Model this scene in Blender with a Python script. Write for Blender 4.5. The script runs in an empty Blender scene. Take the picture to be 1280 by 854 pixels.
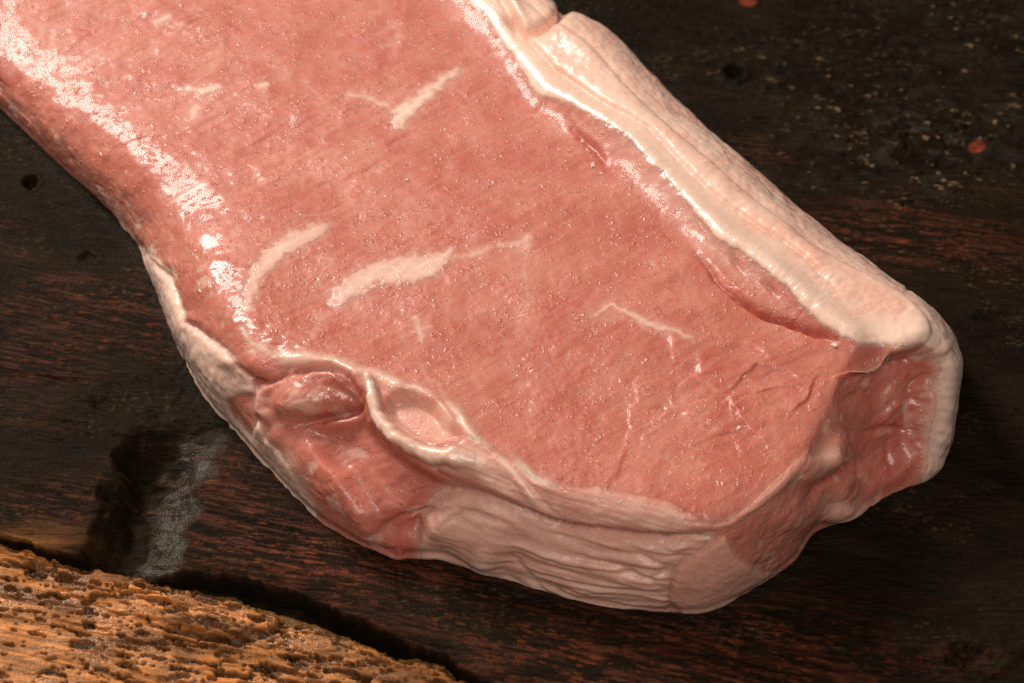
import bpy, math
import numpy as np
from mathutils import Matrix, Vector

# ------------------------------------------------------------------ camera, light, exposure
sc = bpy.context.scene
PITCH = math.radians(50.0); DIST = 0.62; LENS = 100.0
CAM = np.array([0.0, -DIST*math.cos(PITCH), DIST*math.sin(PITCH)])
FWD = np.array([0.0, math.cos(PITCH), -math.sin(PITCH)])
UP = np.array([0.0, math.sin(PITCH), math.cos(PITCH)])
cd = bpy.data.cameras.new('camera'); cam = bpy.data.objects.new('camera', cd)
sc.collection.objects.link(cam); sc.camera = cam
cam.matrix_world = Matrix(((1, 0, 0, CAM[0]), (0, UP[1], -FWD[1], CAM[1]), (0, UP[2], -FWD[2], CAM[2]), (0, 0, 0, 1)))
cd.lens = LENS; cd.sensor_width = 36.0; cd.clip_start = 0.01; cd.clip_end = 50.0
cd.dof.use_dof = True; cd.dof.focus_distance = 0.595; cd.dof.aperture_fstop = 18.0

w = bpy.data.worlds.new('World'); sc.world = w; w.use_nodes = True
w.node_tree.nodes['Background'].inputs[0].default_value = (1.0, 0.95, 0.90, 1)
w.node_tree.nodes['Background'].inputs[1].default_value = 0.06

def area(name, loc, target, size, power, col):
    l = bpy.data.lights.new(name, 'AREA'); l.shape = 'DISK'; l.size = size; l.energy = power; l.color = col
    o = bpy.data.objects.new(name, l); sc.collection.objects.link(o)
    o.location = loc
    o.rotation_euler = (Vector(target)-Vector(loc)).to_track_quat('-Z', 'Y').to_euler()
    return o
area('key_lamp', (-0.58, 0.66, 0.74), (0, 0, 0), 0.50, 15.8, (1.0, 0.93, 0.83))
area('fill_lamp', (0.02, -0.58, 0.95), (0, 0, 0), 0.55, 6.0, (1.0, 0.92, 0.83))
vs = sc.view_settings; vs.view_transform = 'Standard'; vs.look = 'None'; vs.gamma = 1.0; vs.exposure = 0.0
vs.use_curve_mapping = False
sc.cycles.use_denoising = False
sc.cycles.caustics_reflective = False; sc.cycles.caustics_refractive = False
sc.cycles.sample_clamp_indirect = 3.0; sc.cycles.blur_glossy = 1.0

# ------------------------------------------------------------------ helpers
FPX = 1280.0*LENS/36.0
MM = 0.001
def at(px, py, z=0.0):
    """point of the traced photo -> world point at height z (metres)"""
    px = np.asarray(px, float); py = np.asarray(py, float); z = np.asarray(z, float)
    a = (px-640.0)/FPX; b = -(py-427.0)/FPX
    dx = a; dy = FWD[1]+b*UP[1]; dz = FWD[2]+b*UP[2]
    t = (z-CAM[2])/dz
    return np.stack([CAM[0]+dx*t, CAM[1]+dy*t, CAM[2]+dz*t], -1)
def project(P):
    v = P-CAM
    zc = v@FWD
    return 640.0+FPX*v[..., 0]/zc, 427.0-FPX*(v@UP)/zc
def ss(a, b, x):
    t = np.clip((x-a)/(b-a), 0, 1)
    return t*t*(3-2*t)
def _hash(i, j, k, seed):
    h = (i.astype(np.int64)*374761393+j.astype(np.int64)*668265263+k.astype(np.int64)*2147483647+seed*1274126177) & 0xffffffff
    h = ((h ^ (h >> 13))*1274126177) & 0xffffffff
    h = ((h ^ (h >> 16))*2246822519) & 0xffffffff
    return ((h ^ (h >> 15)) & 0xffffff).astype(np.float32)/float(0xffffff)
def vnoise(x, y, z, seed=0):
    """smooth value noise in -1..1"""
    x, y, z = np.broadcast_arrays(np.asarray(x, np.float64), np.asarray(y, np.float64), np.asarray(z, np.float64))
    xi = np.floor(x); yi = np.floor(y); zi = np.floor(z)
    fx = x-xi; fy = y-yi; fz = z-zi
    xi = xi.astype(np.int64); yi = yi.astype(np.int64); zi = zi.astype(np.int64)
    ux = fx*fx*fx*(fx*(fx*6-15)+10); uy = fy*fy*fy*(fy*(fy*6-15)+10); uz = fz*fz*fz*(fz*(fz*6-15)+10)
    r = 0.0
    for dz in (0, 1):
        wz = uz if dz else 1-uz
        for dy in (0, 1):
            wy = uy if dy else 1-uy
            a = _hash(xi, yi+dy, zi+dz, seed); b = _hash(xi+1, yi+dy, zi+dz, seed)
            r = r+wz*wy*(a+(b-a)*ux)
    return r*2-1
def fbm(x, y, z, oct=3, seed=0, gain=0.5):
    r = 0.0; a = 1.0; n = 0.0
    for o in range(oct):
        r = r+a*vnoise(x*2**o+13.7*o, y*2**o+7.1*o, z*2**o+3.3*o, seed+o); n += a; a *= gain
    return r/n
def worley(x, y, seed=0):
    """2D cellular noise: distance to nearest point, id value"""
    xi = np.floor(x).astype(np.int64); yi = np.floor(y).astype(np.int64)
    best = np.full(x.shape, 9.0); bid = np.zeros(x.shape)
    zero = np.zeros_like(xi)
    for dx in (-1, 0, 1):
        for dy in (-1, 0, 1):
            a = xi+dx; b = yi+dy
            qx = a+_hash(a, b, zero, seed); qy = b+_hash(a, b, zero+1, seed)
            d = np.hypot(x-qx, y-qy)
            m = d < best
            best = np.where(m, d, best); bid = np.where(m, _hash(a, b, zero+2, seed), bid)
    return best, bid
def gsmooth(A, sig, axis, periodic):
    n = int(max(1, round(sig*3)))
    k = np.exp(-0.5*(np.arange(-n, n+1)/sig)**2); k /= k.sum()
    pad = [(0, 0)]*A.ndim; pad[axis] = (n, n)
    B = np.pad(A, pad, mode='wrap' if periodic else 'edge')
    out = np.zeros_like(A)
    for i, kk in enumerate(k):
        sl = [slice(None)]*A.ndim; sl[axis] = slice(i, i+A.shape[axis])
        out += kk*B[tuple(sl)]
    return out
def mesh_object(name, verts, faces, mat, parent=None, attrs=None, smooth=True):
    me = bpy.data.meshes.new(name)
    verts = np.ascontiguousarray(verts, np.float32); faces = np.ascontiguousarray(faces, np.int32)
    k = faces.shape[1]
    me.vertices.add(len(verts)); me.vertices.foreach_set('co', verts.ravel())
    me.loops.add(faces.size); me.loops.foreach_set('vertex_index', faces.ravel())
    me.polygons.add(len(faces)); me.polygons.foreach_set('loop_start', np.arange(0, faces.size, k, dtype=np.int32))
    if smooth: me.polygons.foreach_set('use_smooth', np.ones(len(faces), bool))
    me.update(calc_edges=True)
    for an, val in (attrs or {}).items():
        val = np.ascontiguousarray(val, np.float32)
        if val.ndim == 1:
            a = me.attributes.new(an, 'FLOAT', 'POINT'); a.data.foreach_set('value', val)
        else:
            c4 = np.ones((len(val), 4), np.float32); c4[:, :3] = val
            a = me.attributes.new(an, 'FLOAT_COLOR', 'POINT'); a.data.foreach_set('color', c4.ravel())
    if mat: me.materials.append(mat)
    o = bpy.data.objects.new(name, me); sc.collection.objects.link(o)
    if parent is not None: o.parent = parent
    return o
def grid_faces(na, nb, wrap=False):
    a = np.arange(na if wrap else na-1); b = np.arange(nb-1)
    A, B = np.meshgrid(a, b, indexing='ij')
    A2 = (A+1) % na
    return np.stack([A*nb+B, A2*nb+B, A2*nb+B+1, A*nb+B+1], -1).reshape(-1, 4)

# ------------------------------------------------------------------ materials
def new_mat(name):
    m = bpy.data.materials.new(name); m.use_nodes = True
    nt = m.node_tree; nt.nodes.clear()
    out = nt.nodes.new('ShaderNodeOutputMaterial'); bs = nt.nodes.new('ShaderNodeBsdfPrincipled')
    nt.links.new(bs.outputs[0], out.inputs[0])
    return m, nt, bs
def N(nt, typ, **kw):
    n = nt.nodes.new(typ)
    for k, v in kw.items():
        if isinstance(v, (int, float, tuple)) and k in n.inputs: n.inputs[k].default_value = v
        else: setattr(n, k, v)
    return n
def math_node(nt, op, a, b=None):
    n = nt.nodes.new('ShaderNodeMath'); n.operation = op
    for i, v in enumerate((a, b)):
        if v is None: continue
        if isinstance(v, (int, float)): n.inputs[i].default_value = v
        else: nt.links.new(v, n.inputs[i])
    return n.outputs[0]

def meat_material(name, weight, scale, radius):
    m, nt, bs = new_mat(name)
    L = nt.links
    col = N(nt, 'ShaderNodeAttribute', attribute_name='albedo')
    wet = N(nt, 'ShaderNodeAttribute', attribute_name='wet')
    fat = N(nt, 'ShaderNodeAttribute', attribute_name='fat')
    tc = N(nt, 'ShaderNodeTexCoord')
    n1 = N(nt, 'ShaderNodeTexNoise', Scale=700.0, Detail=3.0, Roughness=0.6); L.new(tc.outputs['Object'], n1.inputs['Vector'])
    n2 = N(nt, 'ShaderNodeTexNoise', Scale=2200.0, Detail=2.0, Roughness=0.6); L.new(tc.outputs['Object'], n2.inputs['Vector'])
    mixf = math_node(nt, 'MULTIPLY_ADD', n1.outputs['Fac'], 0.16); mixf.node.inputs[2].default_value = 0.92
    vm = N(nt, 'ShaderNodeVectorMath', operation='SCALE'); L.new(col.outputs['Color'], vm.inputs[0]); L.new(mixf, vm.inputs['Scale'])
    L.new(vm.outputs[0], bs.inputs['Base Color'])
    # moist surface: uneven gloss
    rg = math_node(nt, 'MULTIPLY_ADD', wet.outputs['Fac'], -0.22); rg.node.inputs[2].default_value = 0.50
    rg2 = math_node(nt, 'MULTIPLY_ADD', n2.outputs['Fac'], 0.16); L.new(rg, rg2.node.inputs[2])
    L.new(rg2, bs.inputs['Roughness'])
    bs.inputs['Specular IOR Level'].default_value = 0.5
    cw = math_node(nt, 'MULTIPLY_ADD', wet.outputs['Fac'], 0.8); cw.node.inputs[2].default_value = 0.2
    L.new(cw, bs.inputs['Coat Weight']); bs.inputs['Coat Roughness'].default_value = 0.105; bs.inputs['Coat IOR'].default_value = 1.36
    bs.subsurface_method = 'RANDOM_WALK'
    bs.inputs['Subsurface Weight'].default_value = weight
    bs.inputs['Subsurface Radius'].default_value = radius
    bs.inputs['Subsurface Scale'].default_value = scale
    n3 = N(nt, 'ShaderNodeTexNoise', Scale=170.0, Detail=2.0); L.new(tc.outputs['Object'], n3.inputs['Vector'])
    n4 = N(nt, 'ShaderNodeTexNoise', Scale=820.0, Detail=1.0, Distortion=0.8); L.new(tc.outputs['Object'], n4.inputs['Vector'])
    thr = math_node(nt, 'MULTIPLY_ADD', n3.outputs['Fac'], -0.45); thr.node.inputs[2].default_value = 0.825   # moist nubs, in patches
    nub = math_node(nt, 'SUBTRACT', n4.outputs['Fac'], thr); nub = math_node(nt, 'MAXIMUM', nub, 0.0)
    lean = math_node(nt, 'SUBTRACT', 1.0, fat.outputs['Fac'])
    hb = math_node(nt, 'MULTIPLY', nub, lean)
    h = math_node(nt, 'MULTIPLY_ADD', n1.outputs['Fac'], 0.13); h.node.inputs[2].default_value = 0.0
    h1 = math_node(nt, 'MULTIPLY_ADD', n2.outputs['Fac'], 0.08); L.new(h, h1.node.inputs[2])
    h2 = math_node(nt, 'MULTIPLY_ADD', hb, 4.6); L.new(h1, h2.node.inputs[2])
    bp = N(nt, 'ShaderNodeBump', Strength=0.7, Distance=0.00028); L.new(h2, bp.inputs['Height'])
    L.new(bp.outputs[0], bs.inputs['Normal']); L.new(bp.outputs[0], bs.inputs['Coat Normal'])
    return m
def wood_material(name, sx, sy, rot, rough, bump, spec=0.16):
    m, nt, bs = new_mat(name); L = nt.links
    col = N(nt, 'ShaderNodeAttribute', attribute_name='albedo')
    wet = N(nt, 'ShaderNodeAttribute', attribute_name='wet')
    tc = N(nt, 'ShaderNodeTexCoord')
    mp = N(nt, 'ShaderNodeMapping'); mp.inputs['Rotation'].default_value = (0, 0, rot); mp.inputs['Scale'].default_value = (sx, sy, sy)
    L.new(tc.outputs['Object'], mp.inputs['Vector'])
    n1 = N(nt, 'ShaderNodeTexNoise', Scale=1.0, Detail=5.0, Roughness=0.65); L.new(mp.outputs[0], n1.inputs['Vector'])
    n2 = N(nt, 'ShaderNodeTexNoise', Scale=1500.0, Detail=2.0, Roughness=0.6); L.new(tc.outputs['Object'], n2.inputs['Vector'])
    f = math_node(nt, 'MULTIPLY_ADD', n1.outputs['Fac'], 2.6); f.node.inputs[2].default_value = -0.40; f = math_node(nt, 'MAXIMUM', f, 0.12)
    vm = N(nt, 'ShaderNodeVectorMath', operation='SCALE'); L.new(col.outputs['Color'], vm.inputs[0]); L.new(f, vm.inputs['Scale'])
    L.new(vm.outputs[0], bs.inputs['Base Color'])
    sp = math_node(nt, 'MULTIPLY_ADD', wet.outputs['Fac'], 0.45); sp.node.inputs[2].default_value = spec-0.08; L.new(sp, bs.inputs['Specular IOR Level'])
    bs.inputs['Specular Tint'].default_value = (1.0, 0.86, 0.70, 1)
    r = math_node(nt, 'MULTIPLY_ADD', n1.outputs['Fac'], 0.3); r.node.inputs[2].default_value = rough-0.15
    r2 = math_node(nt, 'MULTIPLY_ADD', wet.outputs['Fac'], -0.25); L.new(r, r2.node.inputs[2]); L.new(r2, bs.inputs['Roughness'])
    h = math_node(nt, 'MULTIPLY_ADD', n2.outputs['Fac'], 0.55); L.new(n1.outputs['Fac'], h.node.inputs[2])
    bp = N(nt, 'ShaderNodeBump', Strength=bump, Distance=0.0004); L.new(h, bp.inputs['Height']); L.new(bp.outputs[0], bs.inputs['Normal'])
    return m
MEAT = meat_material('raw_meat', 0.85, 0.0028, (1.0, 0.36, 0.24))
FATMAT = meat_material('raw_fat', 0.75, 0.0014, (1.0, 0.70, 0.55))
CRUMB = meat_material('fat_scrap', 0.0, 0.0002, (1.0, 0.8, 0.7))

# ------------------------------------------------------------------ table top: two planks over a dark bearer
GA = math.radians(-14.0)                       # grain direction on the table
def grain(P):
    x, y = P[..., 0]*1000, P[..., 1]*1000
    c, s = math.cos(GA), math.sin(GA)
    return x*c+y*s, -x*s+y*c                    # mm along, across
def poly_d(X, Y, pts):
    """distance to a polyline, arc fraction, signed side, all points"""
    P = np.asarray(pts, float)[:, :2]
    seg = np.hypot(*(P[1:]-P[:-1]).T); cum = np.concatenate([[0], np.cumsum(seg)])
    best = np.full(X.shape, 1e9); T = np.zeros(X.shape); S = np.zeros(X.shape)
    for i in range(len(P)-1):
        ax, ay = P[i]; bx, by = P[i+1]
        dx, dy = bx-ax, by-ay; l2 = dx*dx+dy*dy+1e-12
        t = np.clip(((X-ax)*dx+(Y-ay)*dy)/l2, 0, 1)
        ex = X-(ax+t*dx); ey = Y-(ay+t*dy)
        d = np.hypot(ex, ey); m = d < best
        best = np.where(m, d, best); T = np.where(m, (cum[i]+t*seg[i])/cum[-1], T)
        S = np.where(m, dx*(Y-ay)-dy*(X-ax), S)
    return best, T, np.sign(S)

# stations round the piece: top edge (px, py, mm), bulge, foot, spine fraction, edge softness
ST = [
 ((-272, -170, 9), None, (-280, -130, 0), 0.00, 0.3),
 ((-126, -30, 8.5), None, (-128, 5, 0), 0.10, 0.25),
 ((-1, 105, 8), None, (-2, 134, 0), 0.20, 0.25),
 ((82, 182, 8.5), None, (83, 215, 0), 0.28, 0.25),
 ((152, 236, 10.5), None, (150, 277, 0), 0.36, 0.3),
 ((207, 274, 15), None, (184, 322, 0), 0.43, 0.35),
 ((250, 328, 20.5), None, (210, 390, 0), 0.49, 0.5),
 ((292, 386, 25), None, (236, 462, 0), 0.54, 0.8),
 ((320, 440, 26), None, (263, 507, 0), 0.58, 0.9),
 ((378, 455, 26), None, (322, 573, 0), 0.62, 0.8),
 ((440, 474, 26), None, (402, 660, 0), 0.67, 0.7),
 ((520, 540, 27), None, (492, 702, 0), 0.72, 0.6),
 ((600, 582, 28), (563, 662, 11), (556, 694, 1.5), 0.77, 0.7),
 ((680, 612, 28), (662, 690, 12), (650, 731, 0), 0.82, 0.95),
 ((760, 630, 28), (750, 712, 12), (742, 756, 0), 0.86, 0.95),
 ((830, 648, 28), (828, 730, 12), (828, 767, 0), 0.90, 0.95),
 ((888, 660, 28), (896, 726, 13), (880, 768, 0), 0.94, 0.95),
 ((935, 645, 28), (950, 702, 13), (948, 737, 0), 0.97, 0.95),
 ((978, 612, 28), (990, 668, 13), (992, 702, 0), 1.0, 0.95),
 ((1006, 572, 28), (1025, 622, 13), (1018, 656, 3.5), 1.0, 0.5),
 ((1024, 535, 28), (1055, 602, 13), (1064, 650, 0), 1.0, 0.6),
 ((1036, 498, 28), (1090, 572, 13), (1108, 622, 0), 1.0, 0.6),
 ((1056, 455, 29), (1115, 545, 14), (1136, 610, 0), 1.0, 0.6),
 ((1095, 432, 30), (1140, 525, 15), (1158, 606, 0), 0.99, 0.7),
 ((1140, 424, 30), (1168, 505, 15), (1172, 596, 0), 0.98, 0.8),
 ((1172, 410, 29), (1196, 480, 15), (1186, 570, 0), 0.97, 1.0),
 ((1158, 378, 29), (1204, 432, 16), (1200, 500, 0), 0.95, 1.0),
 ((1110, 345, 29), (1170, 382, 17), (1188, 442, 0), 0.92, 1.0),
 ((1042, 318, 29), (1082, 325, 17), (1122, 372, 0), 0.86, 1.0),
 ((965, 262, 29), (1008, 266, 17), (1042, 312, 0), 0.78, 1.0),
 ((905, 212, 29), (946, 214, 17), (982, 258, 0), 0.70, 1.0),
 ((848, 160, 29), (884, 160, 17), (920, 205, 0), 0.62, 1.0),
 ((795, 108, 29), (828, 103, 17), (866, 145, 0), 0.54, 1.0),
 ((748, 58, 26), (778, 50, 17), (815, 95, 0), 0.46, 1.0),
 ((706, 28, 23.5), (722, 18, 17), (756, 52, 0), 0.41, 1.0),
 ((652, -12, 21), (676, -4, 16), (712, 30, 0), 0.35, 1.0),
 ((590, -80, 19), (612, -78, 15), (650, -45, 0), 0.26, 1.0),
 ((480, -200, 16), (505, -196, 14), (535, -165, 0), 0.12, 1.0),
 ((350, -290, 14), (365, -300, 13), (385, -270, 0), 0.04, 1.0),
 ((40, -370, 11), (40, -385, 12), (50, -345, 0), 0.0, 1.0),
 ((-190, -300, 10), (-210, -300, 12), (-200, -262, 0), 0.0, 1.0),
]
EDGE = [(-330, 590), (-100, 640), (0, 664), (92, 691), (160, 700), (190, 708), (282, 714), (319, 724), (374, 738), (430, 763), (474, 779), (512, 802), (556, 815), (597, 843), (680, 872), (900, 930), (1700, 1130)]
EW = at(*np.array(EDGE).T, 0.0)
TABLE = bpy.data.objects.new('wooden_table_top', None); sc.collection.objects.link(TABLE)
TABLE['kind'] = 'structure'; TABLE['label'] = 'dark weathered wooden table top under the raw meat'

def dark_plank():
    x = np.concatenate([np.linspace(-0.22, -0.124, 50)[:-1], np.linspace(-0.124, 0.126, 640), np.linspace(0.126, 0.22, 50)[1:]])
    ey = np.interp(x, EW[:, 0], EW[:, 1])
    ey = ey+0.0006*fbm(x*400, x*0, 0*x, 3, 5)
    rows = np.concatenate([np.linspace(0, 0.218, 540), np.linspace(0.218, 0.30, 40)[1:]])
    X = np.repeat(x[:, None], len(rows), 1)
    far = 0.20
    Y = ey[:, None]+(far-ey[:, None])*(rows[None]/0.30)
    P = np.stack([X, Y, np.zeros_like(X)], -1)
    g, a = grain(P)
    PX, PY = project(P)
    warp = 2.2*fbm(g/45, a/18, 0, 2, 3)
    a2 = a+warp
    fib = fbm(g/9, a2/0.55, 0, 3, 11)            # fibres
    fib2 = fbm(g/22, a2/1.7, 0, 2, 17)
    lump = fbm(g/16, a2/7, 0, 3, 23)
    pit = np.clip(fbm(g/2.6, a2/0.9, 0, 2, 31)-0.28, 0, 1)
    rough = ss(-0.2, 0.5, fbm(g/30, a/14, 0, 2, 41))
    H = 0.18*fib+0.26*fib2+0.35*lump-0.75*pit*(0.4+rough)+0.05*fbm(g/0.9, a/0.7, 0, 2, 7)
    # flaking, scuffed zone beyond the meat at the right
    sc1 = np.exp(-(((PX-1150)/150)**2+((PY-170)/75)**2))+0.5*np.exp(-(((PX-1210)/140)**2+((PY-30)/60)**2))+0.35*np.exp(-(((PX-930)/90)**2+((PY-85)/40)**2))
    flake = ss(0.12, 0.42, fbm(g/2.6, a/1.3, 0, 3, 61))*sc1
    H += 0.75*flake
    # worn notch cut down to the front edge
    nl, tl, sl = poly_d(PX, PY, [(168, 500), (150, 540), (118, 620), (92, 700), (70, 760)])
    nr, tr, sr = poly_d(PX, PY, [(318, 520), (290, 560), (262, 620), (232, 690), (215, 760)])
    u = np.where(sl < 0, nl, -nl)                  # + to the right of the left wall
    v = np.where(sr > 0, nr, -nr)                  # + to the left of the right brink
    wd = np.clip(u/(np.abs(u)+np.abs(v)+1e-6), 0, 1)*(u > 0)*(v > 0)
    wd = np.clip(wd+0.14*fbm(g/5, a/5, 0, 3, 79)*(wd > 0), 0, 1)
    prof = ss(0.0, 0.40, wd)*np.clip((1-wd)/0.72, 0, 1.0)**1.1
    back = ss(518, 572, PY-0.10*(PX-160)+6*fbm(g/3, a/3, 0, 2, 77))
    H -= 9.5*prof*back*(1+0.10*lump)
    H += 0.8*np.exp(-(((PX-262)/60)**2+((PY-535)/18)**2))*fbm(g/2.2, a/1.6, 0, 3, 76)+0.45*prof*fbm(g/1.5, a/1.5, 0, 3, 75)
    lit_slope = ss(0.48, 0.62, wd)*(1-ss(0.85, 1.0, wd))*back
    notch_shade = ss(0.0, 0.06, wd)*(1-ss(0.45, 0.62, wd+0.08*fbm(g/2, a/2, 0, 2, 78)))*back  # mask of the notch's shadowed left part
    # holes and knots
    def hole(cx, cy, rx, ry, dep, lip=0.0):
        nonlocal H
        d = np.hypot((PX-cx)/rx, (PY-cy)/ry)+0.25*fbm(g/1.2, a/1.2, 0, 2, int(cx))
        H += -dep*(1-ss(0.45, 1.0, d))+lip*np.exp(-((d-1.25)/0.3)**2)
        return d
    hole(38, 228, 11, 9, 2.4, 0.3); hole(918, 90, 14, 10, 1.8, 0.5)
    dk = hole(1215, 822, 34, 20, 1.5, 0.7); hole(1215, 822, 12, 9, 1.3)
    hole(1248, 397, 34, 9, 1.0, 0.2); hole(110, 322, 12, 8, 0.9, 0.2); hole(128, 505, 15, 10, 0.8, .2)
    # the edge is worn round
    ed = rows[None]*np.ones_like(X)
    H -= 1.1*(1-ss(0.0, 0.0032, ed+0.0008*fib2))*(0.6+0.4*lump)
    Z = H*MM
    bury = 0.0
    # long crack lines
    for pl, dep in (([(-20, 455), (40, 470), (120, 478), (165, 470)], 0.8), ([(860, 205), (1000, 235), (1100, 262)], 0.5), ([(1120, 330), (1210, 345), (1290, 362)], 0.6), ([(1050, 620), (1180, 640), (1290, 668)], 0.4)):
        d, t, s = poly_d(PX, PY+2.5*fib2, pl)
        Z -= dep*MM*np.exp(-(d/2.2)**2)*np.sin(np.pi*np.clip(t, 0.02, 0.98))
    P[..., 2] = Z
    # colour: stained near-black, red-brown grain where it is rubbed
    def zone(cx, cy, rx, ry): return np.exp(-(((PX-cx)/rx)**2+((PY-cy)/ry)**2))
    red = 0.85*zone(420, 690, 190, 70)+1.0*zone(760, 830, 330, 70)+0.55*zone(90, 400, 170, 90)+0.55*zone(60, 640, 120, 50)+0.65*zone(1130, 300, 190, 45)+0.45*zone(300, 620, 120, 80)+0.3*zone(1200, 830, 120, 30)+0.4*zone(930, 220, 60, 60)
    red = np.clip(1.1*red-0.10+0.35*fbm(g/24, a/9, 0, 2, 73)*(red > 0.05), 0, 1)
    streak = ss(-0.05, 0.5, fbm(g/7, a2/0.42, 0, 3, 71)+0.25*fib2)
    c_dark = np.array([0.0125, 0.0072, 0.0038]); c_red = np.array([0.085, 0.016, 0.007]); c_or = np.array([0.26, 0.062, 0.020]); c_tan = np.array([0.40, 0.25, 0.13]); c_gray = np.array([0.055, 0.050, 0.040])
    A = c_dark*(0.75+0.5*ss(-0.4, 0.6, lump))[..., None]*np.ones(3)
    k = (red*streak)[..., None]; A = A*(1-k)+c_red*k
    k = (red*ss(0.28, 0.6, fbm(g/2.6, a2/0.40, 0, 2, 81)))[..., None]*0.55; A = A*(1-k)+c_or*k
    k = np.clip(flake, 0, 1)[..., None]*ss(0.3, 0.75, fbm(g/1.5, a/0.9, 0, 2, 83))[..., None]; A = A*(1-k)+c_tan*k
    k = (0.30*np.clip(sc1, 0, 1)*ss(0.0, 0.5, fbm(g/3.5, a/2.2, 0, 2, 85)))[..., None]; A = A*(1-k)+c_gray*k
    k = (0.8*ss(0.36, 0.60, fbm(g/1.1, a2/0.55, 0, 2, 91))*ss(-0.1, 0.5, fbm(g/14, a/9, 0, 2, 93)))[..., None]*0.22; A = A*(1-k)+c_tan*0.6*k
    k = np.clip(lit_slope*(0.45+0.9*fbm(g/3, a/2, 0, 3, 95)), 0, 1)[..., None]; A = A*(1-k)+c_gray*0.7*k  # grey on the notch's lit slope, its sheen put into the colour
    A = A*(1-0.75*notch_shade[..., None])+np.array([0.012, 0.008, 0.004])*(0.75*notch_shade[..., None])  # shadow on the left side of the notch, painted into the wood colour
    for cx, cy, rx, ry in ((935, 3, 13, 7), (1221, 184, 13, 8)):
        k = (1-ss(0.6, 1.0, np.hypot((PX-cx)/rx, (PY-cy)/ry)+0.2*fib))[..., None]; A = A*(1-k)+np.array([0.20, 0.035, 0.02])*k
    # orange rubbed corner along the edge at the left
    k = (ss(0.0, 1.0, zone(10, 672, 90, 16))*ss(-0.4, 0.4, fib2+0.3))[..., None]; A = A*(1-k)+np.array([0.26, 0.10, 0.028])*k
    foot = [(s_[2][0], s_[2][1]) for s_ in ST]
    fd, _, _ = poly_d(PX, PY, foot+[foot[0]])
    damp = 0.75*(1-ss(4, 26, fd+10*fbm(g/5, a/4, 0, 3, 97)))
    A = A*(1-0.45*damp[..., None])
    wet = np.clip(0.18+0.62*lit_slope+0.25*red*streak+0.12*damp, 0, 1)
    # front wall
    nx, nr_ = X.shape
    depth = np.array([-0.016, -0.010, -0.0055, -0.0025])
    W = np.repeat(P[:, :1], 4, 1)
    W[..., 2] = np.minimum(depth[None], P[:, :1, 2]-np.array([0.006, 0.004, 0.002, 0.001])[None])
    W[..., 1] += 0.0008*fbm(W[..., 0]*900, W[..., 2]*900, 0, 2, 99)-np.array([0.0, 0.0, 0.0003, 0.0003])
    bk = P[:, -1:].copy(); bk[..., 2] = -0.016
    P = np.concatenate([W, P, bk], 1)
    A = np.concatenate([np.repeat(np.array([[[0.014, 0.009, 0.005]]]), nx, 0).repeat(4, 1), A, A[:, -1:]], 1)
    wet = np.concatenate([np.repeat(wet[:, :1], 4, 1), wet, wet[:, -1:]], 1)
    nb = P.shape[1]
    f = grid_faces(nx, nb)
    # close the bottom so the plank is a solid board
    i = np.arange(nx-1); bot = np.stack([i*nb+nb-1, (i+1)*nb+nb-1, (i+1)*nb, i*nb], -1)
    f = np.concatenate([f, bot])
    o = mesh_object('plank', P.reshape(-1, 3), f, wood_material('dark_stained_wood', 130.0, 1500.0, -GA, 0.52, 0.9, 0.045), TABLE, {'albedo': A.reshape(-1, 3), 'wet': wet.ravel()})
    o['label'] = 'wide dark stained plank with a worn notch and red-brown grain'
dark_plank()

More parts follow.
